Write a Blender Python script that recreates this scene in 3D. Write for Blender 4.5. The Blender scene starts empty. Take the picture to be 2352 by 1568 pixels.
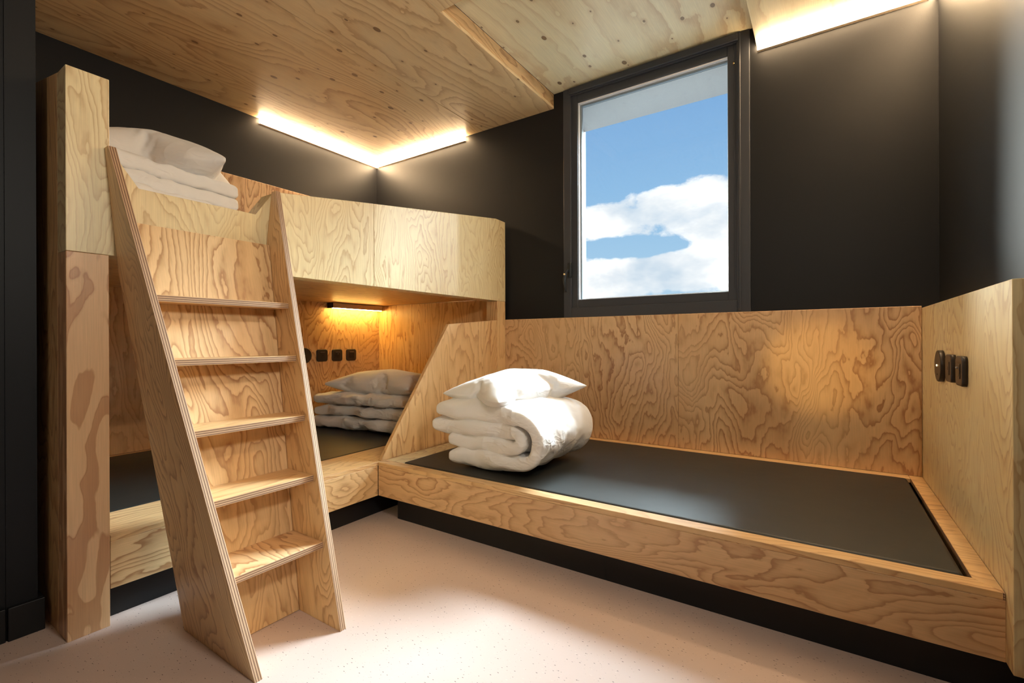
import bpy, bmesh, math, random
from mathutils import Vector, Matrix, noise

random.seed(4)
sc = bpy.context.scene
COL = sc.collection

# ------------------------------------------------------------------ camera
# metres; z up from the floor, +Y towards the window wall, +X along it to the right
cam_d = bpy.data.cameras.new('camera')
cam = bpy.data.objects.new('camera', cam_d)
COL.objects.link(cam)
yaw, roll = -0.58737, 0.00385
F_ = Vector((math.sin(yaw), math.cos(yaw), 0))
R_ = Vector((math.cos(yaw), -math.sin(yaw), 0))
D_ = F_.cross(R_)
c_, s_ = math.cos(roll), math.sin(roll)
Rr = R_ * c_ + D_ * s_
Dr = D_ * c_ - R_ * s_
m = Matrix((Rr, -Dr, -F_)).transposed().to_4x4()
m.translation = Vector((0, 0, 0.87))
cam.matrix_world = m
cam_d.sensor_width = 36
cam_d.lens = 1076.7 / 2352 * 36
cam_d.shift_y = -0.0011
cam_d.clip_start = 0.02
sc.camera = cam

# ------------------------------------------------------------------ exposure
sc.view_settings.view_transform = 'Standard'
sc.view_settings.look = 'None'
sc.view_settings.gamma = 1
sc.view_settings.use_curve_mapping = False
sc.view_settings.exposure = 0.0

# ------------------------------------------------------------------ node helper
class NT:
    def __init__(s, tree):
        s.t = tree
        tree.nodes.clear()
    def n(s, kind, ins=None, **props):
        nd = s.t.nodes.new(kind)
        for k, v in props.items():
            setattr(nd, k, v)
        for k, v in (ins or {}).items():
            sock = nd.inputs[k]
            if isinstance(v, bpy.types.NodeSocket):
                s.t.links.new(v, sock)
            else:
                sock.default_value = v
        return nd
    def math(s, op, a, b=None, c=None, clamp=False):
        ins = {0: a}
        if b is not None: ins[1] = b
        if c is not None: ins[2] = c
        return s.n('ShaderNodeMath', ins, operation=op, use_clamp=clamp).outputs[0]
    def mix(s, f, a, b, mode='MIX'):
        nd = s.n('ShaderNodeMix', {0: f, 6: a, 7: b}, data_type='RGBA', blend_type=mode)
        return nd.outputs[2]
    def ramp(s, f, stops, interp='LINEAR'):
        nd = s.n('ShaderNodeValToRGB', {0: f})
        cr = nd.color_ramp
        cr.interpolation = interp
        while len(cr.elements) < len(stops): cr.elements.new(0.5)
        for e, (p, c) in zip(cr.elements, stops):
            e.position = p
            e.color = c if len(c) == 4 else (*c, 1)
        return nd.outputs[0]

def lin(r, g, b):
    f = lambda c: (c / 255 / 12.92) if c / 255 <= 0.04045 else ((c / 255 + 0.055) / 1.055) ** 2.4
    return (f(r), f(g), f(b), 1)

# ------------------------------------------------------------------ world: blue sky with cumulus
def build_world():
    w = bpy.data.worlds.new('sky')
    sc.world = w
    w.use_nodes = True
    k = NT(w.node_tree)
    d = k.n('ShaderNodeTexCoord').outputs['Generated']
    sp = k.n('ShaderNodeSeparateXYZ', {0: d})
    X, Y, Z = sp.outputs
    grad = k.ramp(Z, [(0.0, lin(205, 230, 246)), (0.12, lin(178, 216, 244)), (0.30, lin(148, 196, 238)),
                      (0.52, lin(118, 168, 224)), (1.0, lin(70, 120, 190))])
    # clouds lie on layers seen in perspective: stretch the lookup towards the horizon
    p = k.n('ShaderNodeVectorMath', {0: d, 1: (1, 1, 1.75)}, operation='MULTIPLY').outputs[0]
    p = k.n('ShaderNodeVectorMath', {0: p, 1: (0.35, 0.9, 0.385)}, operation='ADD').outputs[0]
    big = k.n('ShaderNodeTexNoise', {'Vector': p, 'Scale': 4.2, 'Detail': 3, 'Roughness': 0.5}).outputs[0]
    fine = k.n('ShaderNodeTexNoise', {'Vector': p, 'Scale': 11.0, 'Detail': 9, 'Roughness': 0.62, 'Distortion': 0.15}).outputs[0]
    v = k.math('ADD', k.math('MULTIPLY', big, 0.62), k.math('MULTIPLY', fine, 0.42))
    # cloud banks: where the cumulus masses gather in the sky (direction, radius, weight)
    for (cx, cy, cz), r, wt in BANKS:
        q = k.n('ShaderNodeVectorMath', {0: d, 1: (cx, cy, cz)}, operation='SUBTRACT').outputs[0]
        q = k.n('ShaderNodeVectorMath', {0: q, 1: (1 / r[0], 1 / r[0], 1 / r[1])}, operation='MULTIPLY').outputs[0]
        L = k.n('ShaderNodeVectorMath', {0: q}, operation='LENGTH').outputs['Value']
        g = k.math('MULTIPLY', k.math('POWER', 2.718, k.math('MULTIPLY', k.math('MULTIPLY', L, L), -1.0)), wt)
        v = k.math('ADD', v, g)
    low = k.ramp(Z, [(0.0, (0.10,) * 3), (0.16, (0.06,) * 3), (0.34, (-0.0,) * 3), (1.0, (0.0,) * 3)])
    v = k.math('ADD', v, low)
    mask = k.ramp(v, [(0.0, (0, 0, 0)), (0.575, (0, 0, 0)), (0.625, (0.85,) * 3), (0.70, (1, 1, 1))])
    # soft grey shading inside the clouds, undersides darker
    p2 = k.n('ShaderNodeVectorMath', {0: p, 1: (0, 0, 0.045)}, operation='ADD').outputs[0]
    sh = k.n('ShaderNodeTexNoise', {'Vector': p2, 'Scale': 7.0, 'Detail': 6, 'Roughness': 0.55}).outputs[0]
    shc = k.ramp(sh, [(0.30, (0.68, 0.80, 0.92)), (0.47, (0.98, 1.02, 1.06)), (0.60, (1.3, 1.3, 1.3))])
    colr = k.mix(mask, grad, shc)
    bg = k.n('ShaderNodeBackground', {0: colr, 1: SKY})
    out = k.n('ShaderNodeOutputWorld', {0: bg.outputs[0]})

SKY = 1.0
BANKS = [((-0.270, 0.921, 0.268), (0.085, 0.042), 0.21),
         ((-0.20, 0.936, 0.298), (0.060, 0.048), 0.17),
         ((-0.345, 0.905, 0.245), (0.055, 0.030), 0.19),
         ((-0.395, 0.89, 0.236), (0.028, 0.036), 0.17),
         ((-0.165, 0.964, 0.205), (0.048, 0.032), 0.22),
         ((-0.30, 0.945, 0.134), (0.15, 0.028), 0.20),
         ((-0.16, 0.978, 0.125), (0.09, 0.034), 0.18),
         ((-0.30, 0.93, 0.188), (0.13, 0.016), -0.26),
         ((-0.24, 0.88, 0.42), (0.30, 0.085), -0.35)]
build_world()

# ------------------------------------------------------------------ sunlight and daylight
def sun(name, direction, energy, angle, color):
    l = bpy.data.lights.new(name, 'SUN')
    l.energy = energy
    l.angle = math.radians(angle)
    l.color = color
    o = bpy.data.objects.new(name, l)
    COL.objects.link(o)
    o.location = (3, 6, 5)
    o.rotation_euler = Vector(direction).to_track_quat('-Z', 'Y').to_euler()
    return o
sun('sun_light', (-0.74, -0.62, -0.26), 7.0, 13, (0.92, 1.0, 0.97))
sun('sky_light', (-0.24, -0.64, -0.66), 66, 46, (0.74, 0.91, 1.0))
sun('bright_cloud_light', (0.76, -0.63, -0.17), 15, 24, (0.96, 1.0, 0.94))

# added soft fill light behind the camera, without any fitting
al = bpy.data.lights.new('rear_fill_light', 'AREA')
al.shape = 'RECTANGLE'
al.size, al.size_y = 0.6, 0.6
al.energy = 5
al.color = (1.0, 0.88, 0.74)
ao = bpy.data.objects.new('rear_fill_light', al)
COL.objects.link(ao)
ao.location = (-0.55, -1.3, 1.9)
ao.rotation_euler = Vector((-0.2, 0.8, 0.55)).to_track_quat('-Z', 'Y').to_euler()

# added side fill light, out of view (its housing is built further down)
wl = bpy.data.lights.new('side_fill_light', 'AREA')
wl.shape = 'DISK'
wl.size = 0.26
wl.energy = 16.5
wl.color = (1.0, 0.93, 0.80)
wo = bpy.data.objects.new('side_fill_light', wl)
COL.objects.link(wo)
wo.location = (0.345, 0.60, 1.66)
wo.rotation_euler = Vector((-1, 0.15, -0.08)).to_track_quat('-Z', 'Y').to_euler()
# warm spot added behind the camera for the glow on the window wall panel
rs = bpy.data.lights.new('added_warm_spot', 'SPOT')
rs.energy = 230
rs.spot_size = math.radians(7.5)
rs.spot_blend = 0.8
rs.shadow_soft_size = 0.03
rs.color = (1.0, 0.60, 0.16)
ro = bpy.data.objects.new('added_warm_spot', rs)
COL.objects.link(ro)
ro.location = (-0.9, -1.5, 1.15)
ro.rotation_euler = (Vector((-0.02, 2.66, 0.74)) - Vector(ro.location)).to_track_quat('-Z', 'Y').to_euler()

# ------------------------------------------------------------------ materials
def new_mat(name):
    mt = bpy.data.materials.new(name)
    mt.use_nodes = True
    return mt, NT(mt.node_tree)

def finish(k, **ins):
    b = k.n('ShaderNodeBsdfPrincipled', ins)
    k.n('ShaderNodeOutputMaterial', {0: b.outputs[0]})
    return b

def ply_mat(name, light, mid, dark, rings=11.0, su=4.6, sv=1.3, knots=0.0, rough=0.42, line=0.55, flame=0.05, tint=0.5, blotch=False):
    """rotary-cut softwood veneer: contour lines of a stretched noise field, v runs along the grain"""
    mt, k = new_mat(name)
    uv = k.n('ShaderNodeUVMap').outputs[0]
    rnd = k.n('ShaderNodeObjectInfo').outputs['Random']
    sep = k.n('ShaderNodeSeparateXYZ', {0: uv})
    u, v = sep.outputs[0], sep.outputs[1]
    off = k.math('MULTIPLY', rnd, 37.0)
    uo = k.math('ADD', u, off)
    vo = k.math('ADD', v, k.math('MULTIPLY', rnd, 91.0))
    def cv(a, b, w=0.0):
        return k.n('ShaderNodeCombineXYZ', {0: k.math('MULTIPLY', uo, a), 1: k.math('MULTIPLY', vo, b), 2: k.math('ADD', k.math('MULTIPLY', rnd, 5.0), w)}).outputs[0]
    # wander of the lines (jagged flames along the grain)
    wob = k.n('ShaderNodeTexNoise', {'Vector': cv(30, 11), 'Scale': 1.0, 'Detail': 2.5, 'Roughness': 0.6}).outputs[0]
    base = k.n('ShaderNodeTexNoise', {'Vector': cv(su, sv), 'Scale': 1.0, 'Detail': 2.4, 'Roughness': 0.45, 'Distortion': 0.5}).outputs[0]
    f = k.math('ADD', k.math('MULTIPLY', base, rings), k.math('MULTIPLY', wob, flame * rings))
    f = k.math('ADD', f, k.math('MULTIPLY', uo, 4.0))
    if knots:
        vk = k.n('ShaderNodeTexVoronoi', {'Vector': cv(7.5, 4.6, 3.0), 'Scale': 1.0, 'Randomness': 1.0}, feature='F1', voronoi_dimensions='2D')
        dist = vk.outputs['Distance']
        kc = k.n('ShaderNodeSeparateColor', {0: vk.outputs['Color']}).outputs
        swell = k.math('DIVIDE', 0.05, k.math('ADD', dist, 0.06))
        f = k.math('ADD', f, k.math('MULTIPLY', swell, 0.9))
    fr = k.math('FRACT', f)
    # early wood light, late wood line darker with one sharp side
    g = k.ramp(fr, [(0.0, (0.25,) * 3), (0.10, (0.0,) * 3), (0.46, (0.12,) * 3), (0.72, (0.42,) * 3), (0.90, (0.95,) * 3), (0.965, (1.0,) * 3), (1.0, (0.25,) * 3)])
    if blotch:
        g = k.ramp(fr, [(0.0, (0.25,) * 3), (0.05, (0.0,) * 3), (0.50, (0.05,) * 3), (0.54, (0.72,) * 3), (0.94, (0.62,) * 3), (0.98, (0.9,) * 3), (1.0, (0.3,) * 3)])
    # some zones quiet, some with strong figure
    zone = k.n('ShaderNodeTexNoise', {'Vector': cv(2.1, 0.9, 9.0), 'Scale': 1.0, 'Detail': 1.0}).outputs[0]
    zr = k.ramp(zone, [(0.34, (0.45,) * 3), (0.62, (1.0,) * 3)])
    g = k.math('MULTIPLY', k.math('MULTIPLY', g, zr), line, clamp=True)
    # fine fibre
    fib = k.n('ShaderNodeTexNoise', {'Vector': cv(420, 9), 'Scale': 1.0, 'Detail': 2.0}).outputs[0]
    patch = k.n('ShaderNodeTexNoise', {'Vector': cv(4.0, 1.3, 20.0), 'Scale': 1.0, 'Detail': 3.0, 'Roughness': 0.6}).outputs[0]
    pr = k.ramp(patch, [(0.35, (0,) * 3), (0.7, (1,) * 3)])
    col = k.mix(k.math('MULTIPLY', pr, 0.55), light, mid)
    col = k.mix(g, col, dark)
    fb = k.ramp(fib, [(0.3, (0.90,) * 3), (0.7, (1.06,) * 3)])
    col = k.mix(0.8, col, fb, 'MULTIPLY')
    rt = k.ramp(rnd, [(0.0, (1.0, 0.97, 0.92)), (0.5, (0.97, 0.93, 0.90)), (1.0, (1.0, 1.0, 1.0))])
    col = k.mix(tint, col, rt, 'MULTIPLY')
    if knots:
        rad = k.math('ADD', 0.030, k.math('MULTIPLY', k.math('MULTIPLY', kc[0], kc[0]), 0.07))
        kn = k.math('LESS_THAN', dist, rad)
        kn = k.math('MULTIPLY', kn, k.math('LESS_THAN', kc[1], knots))
        col = k.mix(k.math('MULTIPLY', kn, 0.85), col, (0.10, 0.055, 0.03, 1))
        halo = k.math('SUBTRACT', 1.0, k.math('MULTIPLY', dist, 7.0), clamp=True)
        col = k.mix(k.math('MULTIPLY', k.math('MULTIPLY', halo, 0.35), k.math('LESS_THAN', kc[1], knots)), col, dark)
    bmp = k.n('ShaderNodeBump', {'Strength': 0.10, 'Distance': 0.0015, 'Height': k.math('SUBTRACT', fib, k.math('MULTIPLY', g, 0.8))}).outputs[0]
    rg = k.math('ADD', rough, k.math('MULTIPLY', g, -0.06))
    finish(k, **{'Base Color': col, 'Roughness': rg, 'Normal': bmp, 'Coat Weight': 0.15, 'Coat Roughness': 0.3})
    return mt

def ply_edge_mat(name):
    """plywood edge: layers across the thickness (v), grain along u"""
    mt, k = new_mat(name)
    uv = k.n('ShaderNodeUVMap').outputs[0]
    rnd = k.n('ShaderNodeObjectInfo').outputs['Random']
    sep = k.n('ShaderNodeSeparateXYZ', {0: uv})
    u, v = sep.outputs[0], sep.outputs[1]
    wv = k.n('ShaderNodeTexNoise', {'Vector': k.n('ShaderNodeCombineXYZ', {0: k.math('MULTIPLY', u, 9), 1: rnd}).outputs[0], 'Scale': 1.0}).outputs[0]
    t = k.math('ADD', k.math('MULTIPLY', v, 1 / 0.0062), k.math('MULTIPLY', wv, 0.12))
    fr = k.math('FRACT', t)
    lay = k.ramp(fr, [(0.0, (0,) * 3), (0.46, (0.0,) * 3), (0.54, (1,) * 3), (0.94, (1,) * 3), (1.0, (0,) * 3)])
    nz = k.n('ShaderNodeTexNoise', {'Vector': k.n('ShaderNodeCombineXYZ', {0: k.math('MULTIPLY', u, 60), 1: k.math('MULTIPLY', v, 900), 2: rnd}).outputs[0], 'Scale': 1.0, 'Detail': 3.0, 'Roughness': 0.7}).outputs[0]
    lc = k.mix(nz, lin(178, 140, 106), lin(206, 174, 140))
    dc = k.mix(nz, lin(86, 58, 42), lin(150, 112, 84))
    col = k.mix(lay, lc, dc)
    finish(k, **{'Base Color': col, 'Roughness': 0.6})
    return mt

WOOD = ply_mat('pine_plywood', lin(230, 198, 150), lin(216, 172, 118), lin(152, 96, 52), rings=25, line=0.75)
WOODW = ply_mat('pine_plywood_wide_figure', lin(228, 192, 146), lin(206, 158, 108), lin(150, 94, 52), rings=24, su=3.8, sv=1.3, line=0.8, flame=0.06)
WOODB = ply_mat('blotchy_pine_plywood', lin(228, 190, 146), lin(214, 168, 120), lin(160, 98, 52), rings=5, su=9, sv=2.4, line=0.95, flame=0.05, blotch=True)
WOODP = ply_mat('pale_pine_plywood', lin(232, 216, 172), lin(220, 198, 148), lin(178, 134, 84), rings=26, line=0.7)
WOODF = ply_mat('fine_grain_pine_plywood', lin(230, 194, 142), lin(214, 168, 112), lin(160, 100, 52), rings=24, su=4.0, sv=0.7, line=0.72, flame=0.04)
CEIL = ply_mat('knotty_pine_ceiling_plywood', lin(234, 210, 166), lin(220, 188, 138), lin(166, 114, 64), rings=24, su=2.4, sv=0.5, knots=0.6, line=0.65, flame=0.03, rough=0.38, tint=0.2)
CEILP = ply_mat('pale_knotty_ceiling_plywood', lin(240, 229, 192), lin(232, 216, 174), lin(190, 150, 98), rings=9, su=2.4, sv=0.7, knots=0.55, line=0.55, rough=0.42, tint=0.2)
EDGE = ply_edge_mat('plywood_edge_layers')

def plain(name, col, rough=0.5, metal=0.0, bump=0.0, scale=200, coat=0.0, spec=0.35):
    mt, k = new_mat(name)
    ins = {'Base Color': col, 'Roughness': rough, 'Metallic': metal, 'Coat Weight': coat, 'Specular IOR Level': spec}
    tc = k.n('ShaderNodeTexCoord').outputs['Object']
    nz = k.n('ShaderNodeTexNoise', {'Vector': tc, 'Scale': scale, 'Detail': 2.0}).outputs[0]
    ins['Base Color'] = k.mix(0.25, col, k.ramp(nz, [(0.3, tuple(c * 0.8 for c in col[:3])), (0.7, tuple(min(1, c * 1.15) for c in col[:3]))]))
    if bump:
        ins['Normal'] = k.n('ShaderNodeBump', {'Strength': bump, 'Distance': 0.001, 'Height': nz}).outputs[0]
    finish(k, **ins)
    return mt

BLACKWALL = plain('black_wall_paint', (0.0104, 0.0110, 0.0128, 1), 0.48, bump=0.25, scale=900, spec=0.22)
BLACKTRIM = plain('black_plinth_laminate', (0.009, 0.009, 0.010, 1), 0.45, bump=0.1, scale=500)
FRAME = plain('anthracite_window_metal', (0.046, 0.050, 0.060, 1), 0.42, bump=0.05, scale=600)
HANDLE = plain('black_handle_metal', (0.018, 0.020, 0.022, 1), 0.3)
SOCKET = plain('dark_brown_switch_plastic', (0.030, 0.022, 0.018, 1), 0.38)
SOCKET2 = plain('darker_switch_insert_plastic', (0.012, 0.010, 0.009, 1), 0.35)
BRASS = plain('brass', (0.75, 0.52, 0.24, 1), 0.25, metal=1.0)
STEEL = plain('steel', (0.65, 0.65, 0.66, 1), 0.3, metal=1.0)
ALU = plain('bronze_grey_lamp_metal', (0.50, 0.40, 0.33, 1), 0.5, metal=0.1)
STRIPALU = plain('lamp_profile_aluminium', (0.42, 0.34, 0.26, 1), 0.45, metal=0.4)
RENDERM = plain('pale_grey_exterior_render', (0.30, 0.30, 0.30, 1), 0.85, bump=0.3, scale=120)
GASKET = plain('grey_weathered_gasket', (0.20, 0.24, 0.27, 1), 0.6, bump=0.4, scale=300)
WHITEJ = plain('white_jamb_paint', (0.75, 0.77, 0.82, 1), 0.5)

def mattress_mat():
    mt, k = new_mat('black_vinyl_mattress_cover')
    tc = k.n('ShaderNodeTexCoord').outputs['Object']
    a = k.n('ShaderNodeTexNoise', {'Vector': tc, 'Scale': 3.0, 'Detail': 3.0}).outputs[0]
    b = k.n('ShaderNodeTexVoronoi', {'Vector': tc, 'Scale': 420.0}).outputs['Distance']
    h = k.math('ADD', k.math('MULTIPLY', a, 3.0), k.math('MULTIPLY', b, 0.05))
    n = k.n('ShaderNodeBump', {'Strength': 0.35, 'Distance': 0.004, 'Height': h}).outputs[0]
    finish(k, **{'Base Color': (0.020, 0.021, 0.019, 1), 'Roughness': 0.52, 'Normal': n, 'Specular IOR Level': 0.5})
    return mt
VINYL = mattress_mat()

def cloth_mat(name, col, amount):
    mt, k = new_mat(name)
    tc = k.n('ShaderNodeTexCoord').outputs['Object']
    def ridge(vec, scale, det, dist):
        n_ = k.n('ShaderNodeTexNoise', {'Vector': vec, 'Scale': scale, 'Detail': det, 'Roughness': 0.45, 'Distortion': dist}).outputs[0]
        a_ = k.math('ABSOLUTE', k.math('SUBTRACT', n_, 0.5))
        return k.math('SUBTRACT', 1.0, k.math('MULTIPLY', a_, 6.0), clamp=True)
    zone = k.ramp(k.n('ShaderNodeTexNoise', {'Vector': tc, 'Scale': 4.0, 'Detail': 1.0}).outputs[0], [(0.42, (0.05,) * 3), (0.62, (1,) * 3)])
    r1 = ridge(tc, 6.0, 1.5, 1.2)
    r2 = ridge(k.n('ShaderNodeVectorMath', {0: tc, 1: (0.7, 1.0, 1.8)}, operation='MULTIPLY').outputs[0], 16.0, 1.0, 1.0)
    h = k.math('MULTIPLY', k.math('ADD', r1, k.math('MULTIPLY', r2, 0.4)), zone)
    n = k.n('ShaderNodeBump', {'Strength': amount, 'Distance': 0.010, 'Height': h}).outputs[0]
    finish(k, **{'Base Color': col, 'Roughness': 0.75, 'Normal': n, 'Sheen Weight': 0.2, 'Subsurface Weight': 0.0})
    return mt
LINEN = cloth_mat('white_cotton_pillow_cover', (0.80, 0.79, 0.78, 1), 0.28)
QUILT = cloth_mat('white_cotton_duvet_cover', (0.80, 0.79, 0.785, 1), 0.55)

def floor_mat():
    mt, k = new_mat('pink_beige_speckled_vinyl')
    tc = k.n('ShaderNodeTexCoord').outputs['Object']
    base = k.n('ShaderNodeTexNoise', {'Vector': tc, 'Scale': 1.5, 'Detail': 3.0}).outputs[0]
    col = k.mix(base, lin(210, 188, 178), lin(202, 180, 170))
    mp = k.n('ShaderNodeMapping', {'Vector': tc, 'Rotation': (0, 0, math.radians(12)), 'Scale': (1.0, 2.6, 1.0)}).outputs[0]
    def chips(scale, rad, keep, seed, amount, colr, col):
        q = k.n('ShaderNodeVectorMath', {0: mp, 1: (seed, seed * 1.7, 0)}, operation='ADD').outputs[0]
        v = k.n('ShaderNodeTexVoronoi', {'Vector': q, 'Scale': scale, 'Randomness': 1.0}, voronoi_dimensions='2D')
        cc = k.n('ShaderNodeSeparateColor', {0: v.outputs['Color']}).outputs
        r = k.math('ADD', rad, k.math('MULTIPLY', cc[0], rad))
        msk = k.math('MULTIPLY', k.math('LESS_THAN', v.outputs['Distance'], r), k.math('LESS_THAN', cc[1], keep))
        return k.mix(k.math('MULTIPLY', msk, amount), col, colr)
    col = chips(38, 0.052, 0.26, 0.0, 0.9, lin(66, 52, 47), col)
    col = chips(56, 0.048, 0.22, 4.3, 0.55, lin(95, 75, 66), col)
    col = chips(40, 0.07, 0.12, 8.1, 0.5, lin(225, 205, 190), col)
    nz = k.n('ShaderNodeTexNoise', {'Vector': tc, 'Scale': 350.0, 'Detail': 2.0}).outputs[0]
    n = k.n('ShaderNodeBump', {'Strength': 0.08, 'Distance': 0.001, 'Height': nz}).outputs[0]
    finish(k, **{'Base Color': col, 'Roughness': 0.48, 'Normal': n})
    return mt
FLOORM = floor_mat()

def emit(name, col, strength):
    mt, k = new_mat(name)
    e = k.n('ShaderNodeEmission', {0: col, 1: strength})
    k.n('ShaderNodeOutputMaterial', {0: e.outputs[0]})
    return mt
STRIP = emit('warm_led_diffuser', (1.0, 0.70, 0.40, 1), 112.0)
READ = emit('warm_reading_led', (1.0, 0.60, 0.15, 1), 120.0)
SPARK = emit('tiny_switch_lamp', (1.0, 0.72, 0.36, 1), 4.0)

def glass_mat():
    mt, k = new_mat('clear_window_glass')
    tr = k.n('ShaderNodeBsdfTransparent', {0: (0.97, 0.98, 0.98, 1)})
    gl = k.n('ShaderNodeBsdfGlossy', {'Color': (1, 1, 1, 1), 'Roughness': 0.02})
    fz = k.n('ShaderNodeFresnel', {'IOR': 1.35}).outputs[0]
    mx = k.n('ShaderNodeMixShader', {0: fz, 1: tr.outputs[0], 2: gl.outputs[0]})
    k.n('ShaderNodeOutputMaterial', {0: mx.outputs[0]})
    return mt
GLASS = glass_mat()

# ------------------------------------------------------------------ object helpers
def V(*a): return Vector(a)

def tag(o, label=None, cat=None, group=None, kind=None):
    if label: o['label'] = label
    if cat: o['category'] = cat
    if group: o['group'] = group
    if kind: o['kind'] = kind
    return o

def thing(name, label, cat, loc=(0, 0, 0), group=None):
    o = bpy.data.objects.new(name, None)
    o.empty_display_size = 0.05
    COL.objects.link(o)
    o.location = loc
    return tag(o, label, cat, group)

def link(name, me, mats, parent=None):
    o = bpy.data.objects.new(name, me)
    for mt in mats:
        me.materials.append(mt)
    COL.objects.link(o)
    if parent is not None:
        q, off = parent, Vector((0, 0, 0))
        while q is not None:
            off += q.location
            q = q.parent
        o.parent = parent
        o.location = (0, 0, 0)
        me.transform(Matrix.Translation(-off))
    return o

def uv_faces(bm, grain, edge_test=None):
    """metre UVs; v along the grain direction"""
    uvl = bm.loops.layers.uv.new('UVMap')
    g = Vector(grain).normalized()
    for f in bm.faces:
        n = f.normal
        if abs(n.dot(g)) > 0.7:
            a = n.orthogonal().normalized()
            b = n.cross(a)
            sc_ = 1.0
        else:
            b = (g - n * g.dot(n)).normalized()
            a = n.cross(b)
        for lp in f.loops:
            p = lp.vert.co
            lp[uvl].uv = (p.dot(a), p.dot(b))

def board(name, pts, ext, mat, parent=None, grain=(0, 0, 1), edge=None, bevel=0.0012, seg=1):
    """a flat board: the outline pts pushed along ext; edge=material for the sawn sides"""
    pts = [Vector(p) for p in pts]
    ext = Vector(ext)
    nrm = Vector((0, 0, 0))
    for i in range(len(pts)):
        nrm += pts[i].cross(pts[(i + 1) % len(pts)])
    if nrm.dot(ext) > 0: pts = pts[::-1]
    bm = bmesh.new()
    a = [bm.verts.new(p) for p in pts]
    b = [bm.verts.new(p + ext) for p in pts]
    bm.faces.new(a)
    bm.faces.new(b[::-1])
    n = len(pts)
    far = set(b)
    sides = []
    for i in range(n):
        j = (i + 1) % n
        f = bm.faces.new((a[j], a[i], b[i], b[j]))
        sides.append(f)
    bm.normal_update()
    bmesh.ops.recalc_face_normals(bm, faces=bm.faces)
    uv_faces(bm, grain)
    if edge is not None:
        uvl = bm.loops.layers.uv.active
        e = ext.normalized()
        p0 = pts[0]
        for f in sides:
            f.material_index = 1
            n_ = f.normal
            t = n_.cross(e)
            for lp in f.loops:
                lp[uvl].uv = (lp.vert.co.dot(t), ext.length if lp.vert in far else 0.0)
    me = bpy.data.meshes.new(name)
    bm.to_mesh(me)
    bm.free()
    o = link(name, me, [mat] + ([edge] if edge else []), parent)
    if bevel:
        md = o.modifiers.new('bevel', 'BEVEL')
        md.width = bevel
        md.segments = seg
        md.limit_method = 'ANGLE'
        md.harden_normals = False
    return o

def box(name, lo, hi, mat, parent=None, grain=(0, 0, 1), bevel=0.0012, seg=1):
    x0, y0, z0 = lo
    x1, y1, z1 = hi
    return board(name, [(x0, y0, z0), (x1, y0, z0), (x1, y1, z0), (x0, y1, z0)], (0, 0, z1 - z0), mat, parent, grain, None, bevel, seg)

def boxes(name, lst, mat, parent=None, grain=(0, 0, 1), bevel=0.0):
    bm = bmesh.new()
    for lo, hi in lst:
        mt = Matrix.Translation([(a + b) / 2 for a, b in zip(lo, hi)]) @ Matrix.Diagonal([b - a for a, b in zip(lo, hi)] + [1])
        bmesh.ops.create_cube(bm, size=1, matrix=mt)
    bm.normal_update()
    uv_faces(bm, grain)
    me = bpy.data.meshes.new(name)
    bm.to_mesh(me)
    bm.free()
    o = link(name, me, [mat], parent)
    if bevel:
        md = o.modifiers.new('bevel', 'BEVEL')
        md.width = bevel
        md.segments = 2
        md.limit_method = 'ANGLE'
    return o

def rounded_box(name, lo, hi, mat, parent=None, r=0.02, seg=4, wobble=0.0, cuts=0):
    bm = bmesh.new()
    mt = Matrix.Translation([(a + b) / 2 for a, b in zip(lo, hi)]) @ Matrix.Diagonal([b - a for a, b in zip(lo, hi)] + [1])
    bmesh.ops.create_cube(bm, size=1, matrix=mt)
    bmesh.ops.bevel(bm, geom=bm.edges[:], offset=r, segments=seg, profile=0.5, affect='EDGES')
    me = bpy.data.meshes.new(name)
    bm.to_mesh(me)
    bm.free()
    for p in me.polygons: p.use_smooth = True
    o = link(name, me, [mat], parent)
    return o

# ================================================================== THE ROOM
XL, XR, YW, YB = -3.17, 0.413, 2.69, -1.9
ZC, ZR = 2.372, 2.465                     # low ceiling, raised ceiling above the window
RX0, RX1, RY0 = -1.456, -0.283, 1.606     # the raised bay
ZT = 2.62
fl = box('floor', (XL - 0.1, YB - 0.1, -0.08), (XR + 0.1, YW + 0.1, 0), FLOORM, bevel=0)
tag(fl, kind='structure')
WX0, WX1, WZ0, WZ1 = -1.385, -0.312, 1.0, ZR   # window opening
wb = boxes('wall_back', [((XL - 0.1, YW, 0), (WX0, YW + 0.12, ZT)), ((WX1, YW, 0), (XR + 0.1, YW + 0.12, ZT)),
                         ((WX0, YW, 0), (WX1, YW + 0.12, WZ0)), ((WX0, YW, WZ1), (WX1, YW + 0.12, ZT))], BLACKWALL)
tag(wb, kind='structure')
tag(box('wall_left', (XL - 0.12, YB, 0), (XL, YW, ZT), BLACKWALL, bevel=0), kind='structure')
tag(box('wall_right', (XR, YB, 0), (XR + 0.12, YW, ZT), BLACKWALL, bevel=0), kind='structure')
tag(box('wall_front', (XL, YB - 0.12, 0), (XR, YB, ZT), BLACKWALL, bevel=0), kind='structure')
# wall stub beside the bunk (its face and end are seen at the left edge)
stub = boxes('wall_entrance', [((XL, YB, 0), (-1.990, 0.318, ZC)), ((-2.06, 0.318, 0), (-1.985, 0.384, ZC))], BLACKWALL)
tag(stub, kind='structure')
bb = boxes('baseboard_left', [((-1.985, YB, 0), (-1.975, 0.316, 0.097)), ((-1.985, 0.320, 0), (-1.972, 0.398, 0.097)), ((-2.06, 0.384, 0), (-1.985, 0.398, 0.097))], BLACKTRIM, bevel=0.002)
tag(bb, kind='structure')

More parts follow.
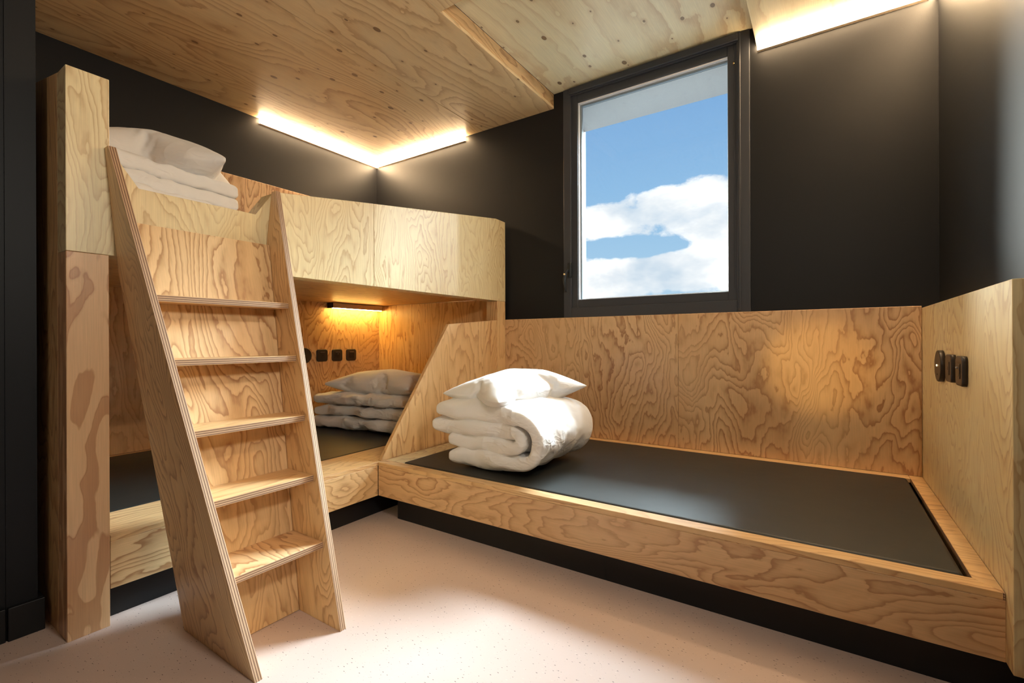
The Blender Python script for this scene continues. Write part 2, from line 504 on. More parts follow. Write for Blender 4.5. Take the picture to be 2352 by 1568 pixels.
# exterior facade around the window: render reveal with a deep head
ext = boxes('wall_exterior', [((-2.4, YW + 0.12, 0.2), (-1.44, 3.14, 3.0)), ((-0.24, YW + 0.12, 0.2), (0.9, 3.14, 3.0)),
                        ((-1.44, YW + 0.12, 2.385), (-0.24, 3.14, 3.0)), ((-1.44, YW + 0.12, 0.2), (-0.24, 3.14, 0.93))], RENDERM)
tag(ext, kind='structure')

# ceiling: backing slab, plywood sheets as parts
ce = boxes('ceiling', [((XL - 0.1, YB - 0.1, ZR + 0.02), (XR + 0.1, YW + 0.1, ZT))], BLACKTRIM)
tag(ce, kind='structure')
SX = -2.03
G = 0.0015
box('ceiling_panel', (XL + 0.002, 0.30, ZC), (SX - G, YW - 0.001, ZC + 0.018), CEIL, ce, (0, 1, 0))
box('ceiling_panel', (SX + G, 0.30, ZC), (RX0, YW - 0.001, ZC + 0.018), CEIL, ce, (0, 1, 0))
box('ceiling_panel', (-1.98, YB, ZC), (-0.78 - G, 0.30 - G, ZC + 0.018), CEIL, ce, (0, 1, 0))
box('ceiling_panel', (-0.78 + G, YB, ZC), (XR - 0.001, 0.30 - G, ZC + 0.018), CEIL, ce, (0, 1, 0))
box('ceiling_panel', (RX0 + G, 0.30 + G, ZC), (XR - 0.001, RY0, ZC + 0.018), CEIL, ce, (0, 1, 0))
box('ceiling_panel', (RX1, RY0 + G, ZC), (XR - 0.001, YW - 0.001, ZC + 0.018), CEILP, ce, (0, 1, 0))
box('ceiling_panel', (RX0, RY0, ZR), (RX1, YW - 0.001, ZR + 0.018), CEILP, ce, (0, 1, 0))
# fascia boards around the raised bay
box('fascia_board', (RX0 - 0.018, RY0, ZC + 0.018), (RX0 - 0.0005, YW - 0.001, ZR), WOODF, ce, (0, 1, 0))
box('fascia_board', (RX1 + 0.0005, RY0, ZC + 0.018), (RX1 + 0.018, YW - 0.001, ZR), WOODF, ce, (0, 1, 0))
box('fascia_board', (RX0, RY0 - 0.018, ZC + 0.018), (RX1, RY0 - 0.0005, ZR), WOODF, ce, (1, 0, 0))

# ================================================================== WINDOW
win = thing('window_1', None, None, (-0.85, YW, 1.0))
tag(win, kind='structure')
fy = YW - 0.012
def ring(name, x0, x1, z0, z1, w, y0, y1, mat, parent, bev=0.003):
    l, r, b, t = w
    return boxes(name, [((x0, y0, z0), (x0 + l, y1, z1)), ((x1 - r, y0, z0), (x1, y1, z1)),
                        ((x0 + l, y0, z0), (x1 - r, y1, z0 + b)), ((x0 + l, y0, z1 - t), (x1 - r, y1, z1))], mat, parent, bevel=bev)
ring('window_frame', WX0 + 0.001, WX1 - 0.001, WZ0, ZR - 0.002, (0.052, 0.062, 0.075, 0.05), fy, YW + 0.07, FRAME, win)
ring('sash', WX0 + 0.040, WX1 - 0.052, WZ0 + 0.060, ZR - 0.045, (0.054, 0.056, 0.064, 0.052), fy + 0.014, YW + 0.06, FRAME, win)
ring('glazing_bead', WX0 + 0.090, WX1 - 0.104, WZ0 + 0.120, ZR - 0.092, (0.008, 0.006, 0.008, 0.012), fy + 0.026, YW + 0.04, WHITEJ, win, 0.001)
ring('gasket', WX0 + 0.097, WX1 - 0.109, WZ0 + 0.127, ZR - 0.103, (0.010, 0.004, 0.004, 0.008), YW + 0.035, YW + 0.06, GASKET, win, 0.001)
box('glass_pane', (WX0 + 0.09, YW + 0.045, WZ0 + 0.12), (WX1 - 0.10, YW + 0.049, ZR - 0.09), GLASS, win, bevel=0)
# handle with lock
hx = -1.352
hd = rounded_box('handle', (hx + 0.000, fy - 0.014, 1.265), (hx + 0.024, fy + 0.014, 1.362), HANDLE, win, 0.006, 3)
def lathe_tube(name, path, radii, mat, parent=None, seg=12, flat=1.0):
    bm = bmesh.new()
    rings = []
    for i, (p, r) in enumerate(zip(path, radii)):
        p = Vector(p)
        a = Vector(path[max(i - 1, 0)]); b = Vector(path[min(i + 1, len(path) - 1)])
        t = (b - a).normalized()
        x = t.cross(Vector((0, 1, 0.01))).normalized()
        y = t.cross(x)
        rings.append([bm.verts.new(p + x * math.cos(2 * math.pi * k / seg) * r + y * math.sin(2 * math.pi * k / seg) * r * flat) for k in range(seg)])
    for a, b in zip(rings, rings[1:]):
        for k in range(seg):
            bm.faces.new((a[k], a[(k + 1) % seg], b[(k + 1) % seg], b[k]))
    bm.faces.new(rings[0][::-1]); bm.faces.new(rings[-1])
    bmesh.ops.recalc_face_normals(bm, faces=bm.faces)
    me = bpy.data.meshes.new(name); bm.to_mesh(me); bm.free()
    for p in me.polygons: p.use_smooth = True
    return link(name, me, [mat], parent)
hy = fy - 0.03
lathe_tube('lever', [(hx + 0.012, fy - 0.005, 1.30), (hx + 0.010, hy, 1.31), (hx - 0.002, hy - 0.008, 1.29), (hx - 0.008, hy - 0.010, 1.25), (hx - 0.004, hy - 0.008, 1.20), (hx + 0.002, hy - 0.004, 1.17)],
           [0.009, 0.010, 0.011, 0.010, 0.008, 0.005], HANDLE, hd)
def disc(name, c, n, r, th, mat, parent=None, seg=24, bev=0.0):
    n = Vector(n).normalized()
    q = n.to_track_quat('Z', 'Y').to_matrix().to_4x4()
    bm = bmesh.new()
    bmesh.ops.create_cone(bm, cap_ends=True, segments=seg, radius1=r, radius2=r, depth=th, matrix=Matrix.Translation(Vector(c) + n * th / 2) @ q)
    if bev:
        ed = [e for e in bm.edges if all(abs((v.co - Vector(c)).dot(n) - th) < 1e-5 for v in e.verts)]
        bmesh.ops.bevel(bm, geom=ed, offset=bev, segments=3, profile=0.6, affect='EDGES')
    me = bpy.data.meshes.new(name); bm.to_mesh(me); bm.free()
    for p in me.polygons: p.use_smooth = len(p.vertices) == 4
    return link(name, me, [mat], parent)
tag(disc('lock', (hx - 0.003, hy - 0.017, 1.283), (0.3, -1, 0), 0.006, 0.004, BRASS, hd), 'round brass lock button')
# blind guide and beaded chain down the right frame
box('blind_guide', (WX1 - 0.052, fy - 0.010, WZ0 + 0.02), (WX1 - 0.044, fy + 0.002, ZR - 0.004), FRAME, win)
box('blind_headrail', (WX0 + 0.046, fy - 0.014, ZR - 0.046), (WX1 - 0.054, fy + 0.004, ZR - 0.008), FRAME, win, bevel=0.003)
def chain(x, y, z0, z1):
    bm = bmesh.new()
    z = z0
    while z < z1:
        bmesh.ops.create_icosphere(bm, subdivisions=1, radius=0.0019, matrix=Matrix.Translation((x, y, z)))
        z += 0.0055
    me = bpy.data.meshes.new('blind_chain'); bm.to_mesh(me); bm.free()
    return tag(link('blind_chain', me, [HANDLE], win), kind='stuff')
chain(WX1 - 0.075, fy - 0.006, 1.14, ZR - 0.03)
disc('chain_connector', (WX1 - 0.075, fy - 0.006, 2.30), (0, 0, 1), 0.004, 0.012, BRASS, win, 10)

# ================================================================== LED STRIP LIGHTS under the ceiling
def strip(parent, a, b, inward):
    """one straight run in the wall/ceiling corner; inward = direction into the room"""
    a, b, w = Vector(a), Vector(b), Vector(inward)
    dn = Vector((0, 0, -1))
    run = b - a
    def pt(i, d): return a + w * i + dn * d
    board('diffuser', [pt(0.003, 0.002), pt(0.044, 0.002), pt(0.044, 0.007), pt(0.003, 0.033)], run, STRIP, parent, run.normalized(), bevel=0)
    board('profile', [pt(0.0005, 0.002), pt(0.0028, 0.002), pt(0.0028, 0.0335), pt(0.009, 0.0305), pt(0.010, 0.033), pt(0.0005, 0.039)], run, STRIPALU, parent, run.normalized(), bevel=0)
s1 = thing('strip_light', 'warm white L-shaped linear lamp in the ceiling corner above the upper bunk', 'lamp', (XL, YW, ZC))
strip(s1, (XL, 1.69, ZC), (XL, YW - 0.001, ZC), (1, 0, 0))
strip(s1, (XL + 0.031, YW, ZC), (-2.195, YW, ZC), (0, -1, 0))
s2 = thing('strip_light', 'warm white linear lamp on the ceiling edge to the right of the window', 'lamp', (RX1, YW, ZC))
strip(s2, (RX1 + 0.005, YW, ZC), (XR - 0.031, YW, ZC), (0, -1, 0))
strip(s2, (XR, YW - 0.001, ZC), (XR, 1.75, ZC), (-1, 0, 0))

# ================================================================== BUNK BED (left)
XF = -1.824          # front plane of the bunk and the low rail
TH = 0.083           # depth of the boxed guard
ZP = 0.275           # platform top
YE = 0.414           # near end
YP = 2.66            # face of the panelling on the window wall
ZU = 1.136           # underside of the upper bunk
bk = thing('bunk_bed', 'built-in pine plywood bunk bed with a solid guard, two levels, along the left wall', 'bed', (-2.5, 1.5, 0))
# near end post with its side panel
box('post', (XF - TH, YE, 0), (XF, 0.512, ZU - 0.001), WOODB, bk)
board('end_panel', [(XF - TH - 0.001, YE, 0), (-3.15, YE, 0), (-3.15, YE, 1.86), (-2.18, YE, 1.725), (XF - TH - 0.001, YE, 1.676)], (0, 0.04, 0), WOODF, bk)
# upper guard, front skin in three sheets with the stepped, sloping outline
gt = 0.020
board('guard_panel', [(XF, YE, ZU), (XF, 0.526, ZU), (XF, 0.526, 1.447), (XF, 0.514, 1.462), (XF, 0.514, 1.674), (XF, YE, 1.674)], (-TH, 0, 0), WOODP, bk)
board('guard_panel', [(XF, 0.5265, ZU), (XF, 1.045, ZU), (XF, 1.045, 1.467), (XF, 1.026, 1.458), (XF, 0.958, 1.36), (XF, 0.588, 1.36), (XF, 0.5265, 1.447)], (-TH, 0, 0), WOODP, bk)
board('guard_panel', [(XF, 1.0455, ZU), (XF, 1.5285, ZU), (XF, 1.5285, 1.538), (XF, 1.0455, 1.467)], (-TH, 0, 0), WOODP, bk)
board('guard_panel', [(XF, 1.530, ZU), (XF, 2.6595, ZU), (XF, 2.6595, 1.681), (XF, 2.552, 1.684), (XF, 1.530, 1.538)], (-TH, 0, 0), WOODP, bk)
box('bunk_base', (-3.115, YE + 0.042, 1.160), (XF - TH - 0.001, YP - 0.002, 1.188), WOODF, bk, (0, 1, 0))
box('back_panel', (XL + 0.002, YE + 0.042, 1.190), (-3.118, YP + 0.028, 1.927), WOODW, bk)
box('corner_post', (-1.916, 2.565, ZP + 0.001), (XF - 0.001, 2.6595, ZU - 0.001), WOODF, bk)
# lower level: wall panelling
box('back_panel', (XL + 0.002, YE + 0.042, ZP), (-3.116, YP + 0.028, 1.188), WOODW, bk)
box('window_side_panel', (-3.115, YP, ZP), (-1.918, YW - 0.002, 1.159), WOODF, bk)
# divider at the head of the low bunk, cut on the slant
board('divider_panel', [(XF - 0.002, 1.570, ZP + 0.001), (XF - 0.002, 2.563, ZP + 0.001), (XF - 0.002, 2.563, 1.006), (XF - 0.002, 2.075, 0.966)], (-0.022, 0, 0), WOODF, bk)
# platform: front rail, flat ledges, plinth
box('front_rail', (XF - 0.03, 0.513, 0.112), (XF, 1.5485, ZP - 0.0185), WOOD, bk, (0, 1, 0))
box('ledge_board', (-2.078, 0.513, ZP - 0.018), (XF, 1.5485, ZP), WOODF, bk, (0, 1, 0))
box('ledge_board', (-2.078, 1.549, ZP - 0.018), (XF - 0.0005, YP - 0.002, ZP), WOODF, bk, (0, 1, 0))
box('ledge_board', (-3.114, YE + 0.042, ZP - 0.018), (-3.088, YP - 0.002, ZP), WOODF, bk, (0, 1, 0))
box('platform_base', (-3.10, YE + 0.042, 0.13), (XF - 0.032, YP - 0.002, 0.15), WOODF, bk, (0, 1, 0))
tag(box('plinth', (-1.905, 0.513, 0), (-1.888, 1.76, 0.111), BLACKTRIM, bk, bevel=0), 'black plinth')

# ================================================================== LOW BED (right)
bd = thing('platform_bed', 'low pine plywood platform bed under the window', 'bed', (-0.7, 2.1, 0))
YF = 1.55
XE = 0.352
box('front_rail', (XF + 0.001, YF, 0.112), (XE, YF + 0.03, ZP - 0.0185), WOODW, bd, (1, 0, 0))
board('front_ledge', [(XF + 0.001, YF, ZP), (XE - 0.004, YF, ZP), (0.304, YF + 0.055, ZP), (XF + 0.001, YF + 0.055, ZP)], (0, 0, -0.018), WOODF, bd, (1, 0, 0))
board('side_ledge', [(XE - 0.003, YF, ZP), (XE - 0.001, YF, ZP), (XE - 0.001, YP - 0.001, ZP), (0.305, YP - 0.001, ZP), (0.305, YF + 0.055, ZP)], (0, 0, -0.018), WOODF, bd, (1, 0, 0), edge=EDGE)
box('side_ledge', (XF + 0.001, YF + 0.0555, ZP - 0.018), (-1.716, YP - 0.001, ZP), WOODP, bd, (0, 1, 0))
box('back_ledge', (-1.715, 2.600, ZP - 0.018), (0.304, YP - 0.001, ZP), WOODF, bd, (1, 0, 0))
box('platform_base', (XF + 0.02, YF + 0.032, 0.13), (XE - 0.002, YP - 0.002, 0.15), WOODF, bd, (1, 0, 0))
# panelling on the window wall in two sheets, then the end panel by the right wall
box('back_panel', (XF - 0.08, YP + 0.0005, ZP), (-0.6705, YW - 0.013, 1.012), WOODW, bd)
box('back_panel', (-0.6695, YP, ZP), (XE - 0.001, YW - 0.013, 1.012), WOODW, bd)
box('end_panel', (XE, 1.5, 0.112), (XR - 0.001, YW - 0.001, 1.004), WOODP, bd)
tag(boxes('plinth', [((-1.742, 1.600, 0), (-0.6605, 1.617, 0.111)), ((-0.6595, 1.600, 0), (XE + 0.06, 1.617, 0.111)), ((-1.742, 1.617, 0), (-1.725, YP, 0.111))], BLACKTRIM, bd), 'black plinth')
tag(boxes('foot_plinth', [((-1.905, 1.762, 0), (-1.888, YP, 0.111))], BLACKTRIM, bd), 'black plinth')

# ================================================================== MATTRESSES
def mattress(label, lo, hi):
    o = rounded_box('mattress', lo, hi, VINYL, None, 0.012, 4)
    tag(o, label, 'mattress')
    return o
mattress('black vinyl mattress sunk in the low bed under the window', (-1.712, 1.609, 0.151), (0.292, 2.596, 0.278))
mattress('black vinyl mattress in the lower level of the bunk bed', (-3.084, 0.46, 0.151), (-2.082, 2.655, 0.276))
mattress('black vinyl mattress on the upper bunk, hidden behind the guard', (-3.112, 0.46, 1.189), (-1.912, 2.65, 1.262))

# ================================================================== LADDER
ld = thing('ladder', 'leaning plywood ladder with five treads between tapering side boards', 'ladder', (-1.5, 0.77, 0))
XB = XF + 0.0012
def yl(z): return 0.628 - (0.628 - 0.502) * z / 1.462     # outer face, left stringer
def yr(z): return 0.901 + (1.040 - 0.901) * z / 1.462     # outer face, right stringer
def xf(z): return -1.207 - 0.4014 * z                     # front edge
T = 0.020
def stringer(yf, sgn):
    out = [(xf(0), 0), (xf(1.462), 1.462), (XB, 1.462), (XB, ZU - 0.05), (-1.612, 0)]
    pts = [(x, yf(z), z) for x, z in out]
    return board('side_board', pts, (0, sgn * T, 0), WOOD, ld, (-0.38, 0, 1), EDGE, 0.0008)
stringer(yl, 1)
stringer(yr, -1)
def xb(z): return -1.415 - (1.800 - 1.415) * z / 1.245    # back panel face
zt = 1.245
def pl(z, e=0.001): return yl(z) + T + e
def pr(z, e=0.001): return yr(z) - T - e
board('back_panel', [(xb(0.002), pl(0), 0.002), (xb(0.002), pr(0), 0.002), (xb(zt), pr(zt), zt), (xb(zt), pl(zt), zt)], Vector((-1, 0, -0.31)).normalized() * 0.018, WOOD, ld, (-0.3, 0, 1))
for z in (1.009, 0.819, 0.618, 0.430, 0.236):
    xa = xf(z) - 0.020
    board('tread', [(xa, pl(z), z), (xa, pr(z), z), (xb(z) + 0.001, pr(z), z), (xb(z) + 0.001, pl(z), z)], (0, 0, -0.020), WOODW if z < 0.3 else WOODF, ld, (0, 1, 0) if z > 0.3 else (1, 0.2, 0), EDGE, 0.0008)

# ================================================================== READING LAMP in the low bunk
rl = thing('reading_lamp', 'slim bar reading lamp glowing on the panel of the lower bunk', 'lamp', (-3.115, 2.42, 1.115))
box('lamp_body', (-3.114, 2.175, 1.119), (-3.05, 2.645, 1.157), ALU, rl, (0, 1, 0), bevel=0.001)
box('end_cap', (-3.114, 2.168, 1.118), (-3.049, 2.1745, 1.158), SOCKET2, rl)
box('end_cap', (-3.114, 2.6455, 1.118), (-3.049, 2.652, 1.158), BRASS, rl)
box('diffuser', (-3.072, 2.18, 1.1155), (-3.056, 2.64, 1.1188), READ, rl, bevel=0)

# round housing added for the side fill light, beside the camera
wlm = thing('fill_light_housing', 'round white housing added for the side fill light on the right wall', 'lamp', (XR, 0.60, 1.66))
disc('fill_housing_base', (XR - 0.0005, 0.60, 1.66), (-1, 0, 0), 0.15, 0.05, WHITEJ, wlm, 40, 0.008)

# ================================================================== SWITCHES AND SOCKETS
def rr_prism(name, c, n, w, h, th, r, mat, parent, dome=0.003):
    """rounded square plate lying on a surface; n = outward normal (along X)"""
    n = Vector(n)
    up = Vector((0, 0, 1))
    sd = up.cross(n)
    def loop(w, h, r, d):
        out = []
        for cx, cy, a0 in ((w / 2 - r, h / 2 - r, 0), (-w / 2 + r, h / 2 - r, 90), (-w / 2 + r, -h / 2 + r, 180), (w / 2 - r, -h / 2 + r, 270)):
            for k in range(7):
                a = math.radians(a0 + 15 * k)
                out.append(Vector(c) + sd * (cx + r * math.cos(a)) + up * (cy + r * math.sin(a)) + n * d)
        return out
    bm = bmesh.new()
    L = [loop(w, h, r, 0), loop(w, h, r, th - dome), loop(w - dome * 0.9, h - dome * 0.9, r, th - dome * 0.3), loop(w - dome * 3, h - dome * 3, r * 0.9, th)]
    L = [[bm.verts.new(p) for p in l] for l in L]
    for a, b in zip(L, L[1:]):
        for k in range(len(a)):
            bm.faces.new((a[k], a[(k + 1) % len(a)], b[(k + 1) % len(a)], b[k]))
    bm.faces.new(L[-1]); bm.faces.new(L[0][::-1])
    bmesh.ops.recalc_face_normals(bm, faces=bm.faces)
    me = bpy.data.meshes.new(name); bm.to_mesh(me); bm.free()
    for p in me.polygons: p.use_smooth = len(p.vertices) == 4
    return link(name, me, [mat], parent)

def plate(kind, label, c, n, cat):
    n = Vector(n)
    names = {'round': 'round_switch', 'usb': 'usb_socket', 'plug': 'power_socket', 'rocker': 'light_switch'}
    t = thing(names[kind], label, cat, c)
    sd = Vector((0, 0, 1)).cross(n)
    c = Vector(c)
    if kind == 'round':
        disc('cover_plate', c, n, 0.056, 0.015, SOCKET, t, 40, 0.004)
        disc('indicator_lamp', c + n * 0.0152 + Vector((0, 0, 0.002)) - sd * 0.004, n, 0.0035, 0.002, SPARK, t, 12)
        disc('push_dot', c + n * 0.0152 + Vector((0, 0, -0.030)), n, 0.0035, 0.001, SOCKET2, t, 12)
        return
    rr_prism('cover_plate', c, n, 0.088, 0.090, 0.013, 0.016, SOCKET, t)
    if kind == 'usb':
        rr_prism('insert', c + n * 0.0131, n, 0.044, 0.044, 0.0015, 0.003, SOCKET, t, 0.0004)
        box('port', *[tuple(min(a, b) for a, b in zip(c + n * 0.0146 + sd * 0.004 + V(0, 0, -0.006), c + n * 0.0152 - sd * 0.004 + V(0, 0, 0.006))),
                      tuple(max(a, b) for a, b in zip(c + n * 0.0146 + sd * 0.004 + V(0, 0, -0.006), c + n * 0.0152 - sd * 0.004 + V(0, 0, 0.006)))], SOCKET2, t, bevel=0)
    elif kind == 'plug':
        rr_prism('insert', c + n * 0.0131, n, 0.046, 0.046, 0.0018, 0.003, SOCKET, t, 0.0004)
        disc('socket_well', c + n * 0.0150, n, 0.0195, 0.0006, SOCKET2, t, 32)
        disc('earth_pin', c + n * 0.0156 + Vector((0, 0, 0.010)), n, 0.0028, 0.004, STEEL, t, 12)
    else:
        rr_prism('rocker', c + n * 0.0131, n, 0.046, 0.046, 0.003, 0.003, SOCKET2, t, 0.0012)
    a = c + n * 0.0146 - sd * 0.018 + V(0, 0, 0.0235)
    b = c + n * 0.0152 + sd * 0.018 + V(0, 0, 0.0245)
    box('top_line', tuple(min(p, q) for p, q in zip(a, b)), tuple(max(p, q) for p, q in zip(a, b)), STEEL if n.x > 0 else SOCKET2, t, bevel=0)

xw = -3.1155
plate('round', 'round dark switch half hidden behind the ladder, in the lower bunk', (xw, 1.975, 0.765), (1, 0, 0), 'switch')
plate('usb', 'square black socket next to the round switch in the lower bunk', (xw, 2.120, 0.763), (1, 0, 0), 'socket')
plate('plug', 'square black power socket with a round well, middle of the three in the lower bunk', (xw, 2.250, 0.762), (1, 0, 0), 'socket')
plate('rocker', 'square black light switch nearest the corner in the lower bunk', (xw, 2.378, 0.761), (1, 0, 0), 'switch')
xr = XE - 0.0005
plate('round', 'round dark switch with a small lit dot on the right end panel', (xr, 2.238, 0.773), (-1, 0, 0), 'switch')
plate('usb', 'square dark charging socket, middle of the three fittings on the right end panel', (xr, 2.078, 0.773), (-1, 0, 0), 'socket')
plate('plug', 'square dark power socket with a round well, nearest the camera on the right end panel', (xr, 1.932, 0.772), (-1, 0, 0), 'socket')

# ================================================================== BEDDING
def shell(path_fn, nu, nv, th, band=False):
    """two skins, sewn together at the rim or (band) joined by a side strip"""
    vs, fs, idx = [], [], {}
    for s in (0, 1):
        for j in range(nv + 1):
            for i in range(nu + 1):
                rim = i in (0, nu) or j in (0, nv)
                if s == 1 and rim and not band:
                    idx[1, i, j] = idx[0, i, j]
                    continue
                p, n = path_fn(i / nu, j / nv)
                o = 0 if (rim and not band) else (th if s == 0 else -th)
                if band and rim: o *= 0.7
                idx[s, i, j] = len(vs)
                vs.append(p + n * o)
    for s in (0, 1):
        for j in range(nv):
            for i in range(nu):
                q = [idx[s, i, j], idx[s, i + 1, j], idx[s, i + 1, j + 1], idx[s, i, j + 1]]
                fs.append(q if s == 0 else q[::-1])
    if band:
        loop = [(i, 0) for i in range(nu)] + [(nu, j) for j in range(nv)] + [(i, nv) for i in range(nu, 0, -1)] + [(0, j) for j in range(nv, 0, -1)]
        mid = []
        for (i, j) in loop:
            a, b = vs[idx[0, i, j]], vs[idx[1, i, j]]
            mid.append(len(vs))
            vs.append((a + b) / 2)
        n = len(loop)
        for k in range(n):
            a, b = loop[k], loop[(k + 1) % n]
            m0, m1 = mid[k], mid[(k + 1) % n]
            fs.append([idx[0, a[0], a[1]], m0, m1, idx[0, b[0], b[1]]])
            fs.append([m0, idx[1, a[0], a[1]], idx[1, b[0], b[1]], m1])
    return vs, fs

def crease(me, amp, freq, seed, aniso=(1, 1, 2.2)):
    """press small ridged folds into the cloth surface"""
    nr = [v.normal.copy() for v in me.vertices]
    for v, n in zip(me.vertices, nr):
        p = Vector((v.co.x * aniso[0], v.co.y * aniso[1], v.co.z * aniso[2])) * freq + Vector((seed, 0, 0))
        w = noise.noise_vector(p * 0.4) * 0.8
        a = 1 - abs(noise.noise(p + w)) * 2.2
        b = 1 - abs(noise.noise((p + w) * 2.3)) * 2.2
        g = max(0.0, noise.noise(p * 0.3 + Vector((9, seed, 4))) + 0.35)
        v.co += n * amp * g * (max(a, -0.3) + 0.5 * max(b, -0.3))

def inflate(vs, fs, pressure, frames, tension=15, bend=0.2, mass=0.25, shrink=0.0):
    """let the closed cotton cover fill like a cushion (cloth solver), return the settled mesh"""
    me = bpy.data.meshes.new('cover'); me.from_pydata(vs, [], fs)
    o = bpy.data.objects.new('cover', me)
    COL.objects.link(o)
    md = o.modifiers.new('cloth', 'CLOTH')
    st = md.settings
    st.quality = 6
    st.mass = mass
    st.tension_stiffness = st.compression_stiffness = tension
    st.shear_stiffness = 5
    st.bending_stiffness = bend
    st.use_pressure = True
    st.uniform_pressure_force = pressure
    st.shrink_min = shrink
    st.effector_weights.gravity = 0
    md.collision_settings.use_collision = False
    st.air_damping = 3
    sc.frame_start = 1
    for f in range(1, frames + 1): sc.frame_set(f)
    dg = bpy.context.evaluated_depsgraph_get()
    out = bpy.data.meshes.new_from_object(o.evaluated_get(dg))
    bpy.data.objects.remove(o)
    sc.frame_set(1)
    return out

def fit(me, dims, sag=0.0):
    """scale to size, rest the underside flat"""
    co = [v.co.copy() for v in me.vertices]
    lo = [min(c[i] for c in co) for i in range(3)]
    hi = [max(c[i] for c in co) for i in range(3)]
    for v in me.vertices:
        p = [((v.co[i] - lo[i]) / (hi[i] - lo[i])) for i in range(3)]
        z = p[2]
        zz = z if z > sag else sag + (z - sag) * 0.15
        v.co = Vector(((p[0] - 0.5) * dims[0], (p[1] - 0.5) * dims[1], (zz - sag * 0.85) / (1 - sag * 0.85) * dims[2]))

def make_pillow(seed, dims, press=5, frames=24, sag=0.12, band=0.0):
    def flat(u, v):
        e = 0.010 * noise.noise(Vector((u * 3, v * 3, seed)))
        return Vector(((u - 0.5) * 0.68 + e, (v - 0.5) * 0.48 + e, 0.0015 * noise.noise(Vector((u * 7, v * 7, seed + 3))))), Vector((0, 0, 1))
    vs, fs = shell(flat, 56, 40, band or 0.004, band > 0)
    me = inflate(vs, fs, press, frames, bend=1.5)
    fit(me, dims, sag)
    crease(me, 0.0035, 8, seed, (1, 1, 1))
    return me

def place(name, me, loc, rot, label, cat, mat=LINEN, subd=1, group=None, squash=0.0):
    for p in me.polygons: p.use_smooth = True
    me.materials.clear(); me.materials.append(mat)
    z0 = min(v.co.z for v in me.vertices)
    for v in me.vertices:
        z = v.co.z - z0
        if z < squash: z = squash * 0.9 + (z - squash) * 0.1
        v.co.z = z - squash * 0.8
    o = bpy.data.objects.new(name, me)
    COL.objects.link(o)
    o.location = loc
    o.rotation_euler = rot
    if subd:
        md = o.modifiers.new('subd', 'SUBSURF')
        md.levels = md.render_levels = subd
    return tag(o, label, cat, group)

def polyline(pts, n=160, smooth=6):
    """resample a rounded polyline to n points with normals (in XZ)"""
    P = [Vector((x, 0, z)) for x, z in pts]
    for _ in range(smooth):
        Q = [P[0]]
        for a, b in zip(P, P[1:]):
            Q += [a.lerp(b, 0.25), a.lerp(b, 0.75)]
        Q.append(P[-1])
        P = Q
        if len(P) > 600: break
    L = [0]
    for a, b in zip(P, P[1:]): L.append(L[-1] + (b - a).length)
    def at(t):
        s = t * L[-1]
        lo = 0
        import bisect
        i = min(max(bisect.bisect(L, s) - 1, 0), len(P) - 2)
        f = (s - L[i]) / max(L[i + 1] - L[i], 1e-9)
        p = P[i].lerp(P[i + 1], f)
        t_ = (P[min(i + 4, len(P) - 1)] - P[max(i - 3, 0)]).normalized()
        return p, Vector((-t_.z, 0, t_.x))
    return at, L[-1]

def fold(pts, width, seed, nu, nv, th, press, frames, rough=0.010, shrink=0.0, bend=0.2):
    """one folded length of duvet: profile pts in XZ, width along Y"""
    at, L = polyline(pts)
    def fn(u, v):
        p, n = at(u)
        w = 0.012 * noise.noise(Vector((u * 6, v * 2, seed)))
        y = (v - 0.5) * (width + 0.05 * noise.noise(Vector((u * 5, seed, 0.3)))) + w
        q = Vector((p.x, y, p.z)) + n * rough * noise.noise(Vector((u * 11, v * 7, seed + 2)))
        return q, n
    vs, fs = shell(fn, nu, nv, th, True)
    return inflate(vs, fs, press, frames, shrink=shrink, bend=bend)

def join_meshes(lst, amp=0.006):
    bm = bmesh.new()
    for me in lst: bm.from_mesh(me)
    out = bpy.data.meshes.new('duvet')
    bm.to_mesh(out); bm.free()
    crease(out, amp, 15, 3.1)
    return out

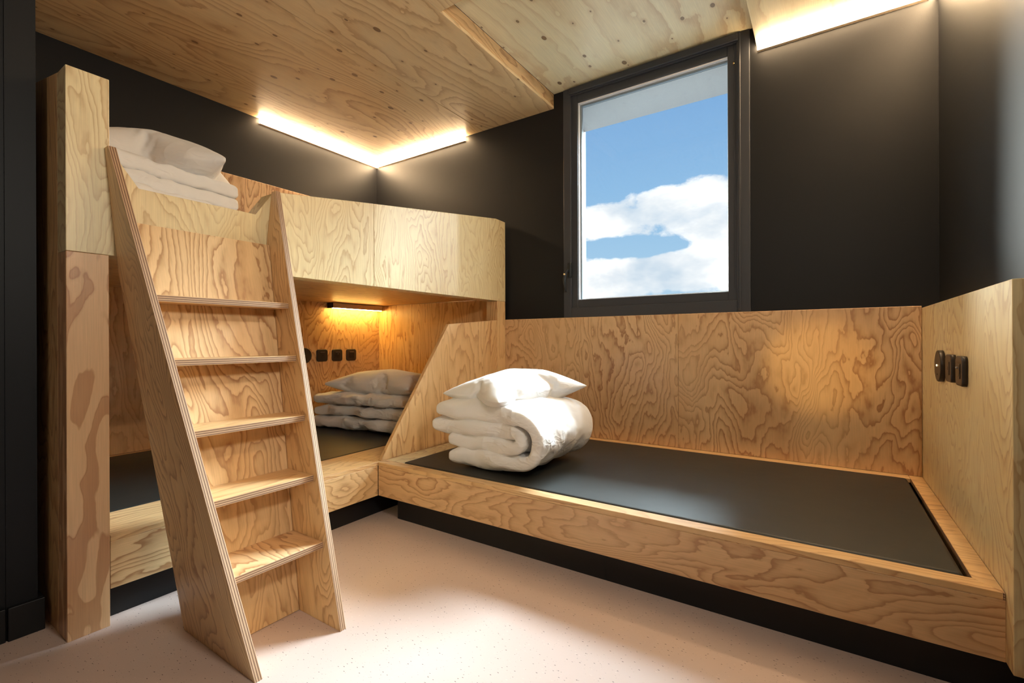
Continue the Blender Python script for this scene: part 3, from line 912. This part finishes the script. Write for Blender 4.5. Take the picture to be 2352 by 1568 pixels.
# --- stack on the low bed -------------------------------------------------
def duvet_roll(seed, W=0.56, H=0.275, width=0.52):
    h = H / 4
    r = H / 2 - h / 2
    import math as mm
    outer = [(-W / 2, H - h * 0.55)] + [(W / 2 - r - 0.12, H - h * 0.5)]
    for k in range(9):
        a = mm.radians(90 - 22.5 * k)
        outer.append((W / 2 - r + r * mm.cos(a) * 1.0, H / 2 + (H / 2 - h / 2) * mm.sin(a)))
    outer += [(-W / 2 + 0.22, h * 0.5), (-W / 2 + 0.08, h * 0.5)]
    ri = h / 2
    inner = [(-W / 2 - 0.03, H / 2 + h * 0.42), (W / 2 - r - 0.05, H / 2 + h * 0.50)]
    for k in range(7):
        a = mm.radians(90 - 30 * k)
        inner.append((W / 2 - r - 0.02 + ri * mm.cos(a) * 1.4, H / 2 + (ri) * mm.sin(a)))
    inner += [(-W / 2 + 0.20, H / 2 - h * 0.5), (-W / 2 + 0.07, H / 2 - h * 0.45)]
    a = fold(outer, width, seed, 100, 44, 0.026, 1.6, 12, 0.010)
    b = fold(inner, width, seed + 5, 84, 44, 0.026, 1.6, 12, 0.014)
    return join_meshes([a, b])

dv = duvet_roll(1.0)
place('duvet', dv, (-1.265, 1.920, 0.2785), (0, 0, 0), 'white duvet rolled in folds on the low bed under the window', 'duvet', QUILT, squash=0.01)
pw = make_pillow(2.0, (0.60, 0.42, 0.175), 7, 24)
place('pillow', pw, (-1.265, 1.945, 0.548), (math.radians(1), math.radians(-3), math.radians(76)), 'plump white pillow on the duvet of the low bed', 'pillow')

# --- crumpled stacks on the bunk ------------------------------------------
def duvet_pile(seed, W, D, H, layers=3):
    out = []
    h = H / layers
    for i in range(layers):
        z = h * (i + 0.5)
        sx = random.uniform(-0.03, 0.03)
        w = W * (1.0 - 0.04 * i)
        pts = [(-w / 2 + sx, z - h * 0.15), (-w * 0.2 + sx, z + h * 0.05), (w * 0.2 + sx, z - h * 0.06), (w / 2 + sx, z + h * 0.1)]
        out.append(fold(pts, D * random.uniform(0.94, 1.04), seed + i * 3, 76, 50, 0.022, 1.1, 12, 0.012, shrink=-0.07, bend=0.05))
    return join_meshes(out, 0.009)
random.seed(11)
dp = duvet_pile(3.0, 0.84, 0.48, 0.235, 3)
place('duvet', dp, (-2.56, 2.22, 0.2765), (0, 0, math.radians(4)), 'crumpled white duvet folded flat in the lower bunk', 'duvet', QUILT, squash=0.012)
pw2 = make_pillow(5.0, (0.76, 0.46, 0.165), 5, 22, 0.12, 0.022)
place('pillow', pw2, (-2.50, 2.22, 0.50), (0, 0, math.radians(4)), 'white pillow in shade on the duvet of the lower bunk', 'pillow')
dp2 = duvet_pile(8.0, 0.56, 0.46, 0.235, 4)
place('duvet', dp2, (-2.22, 0.715, 1.2625), (0, 0, math.radians(8)), 'crumpled white duvet folded on the upper bunk behind the guard', 'duvet', QUILT, squash=0.012)
pw3 = make_pillow(9.0, (0.56, 0.42, 0.215), 6, 24, 0.12, 0.016)
place('pillow', pw3, (-2.24, 0.755, 1.475), (0, 0, math.radians(62)), 'white pillow on the upper bunk beside the tall post', 'pillow')
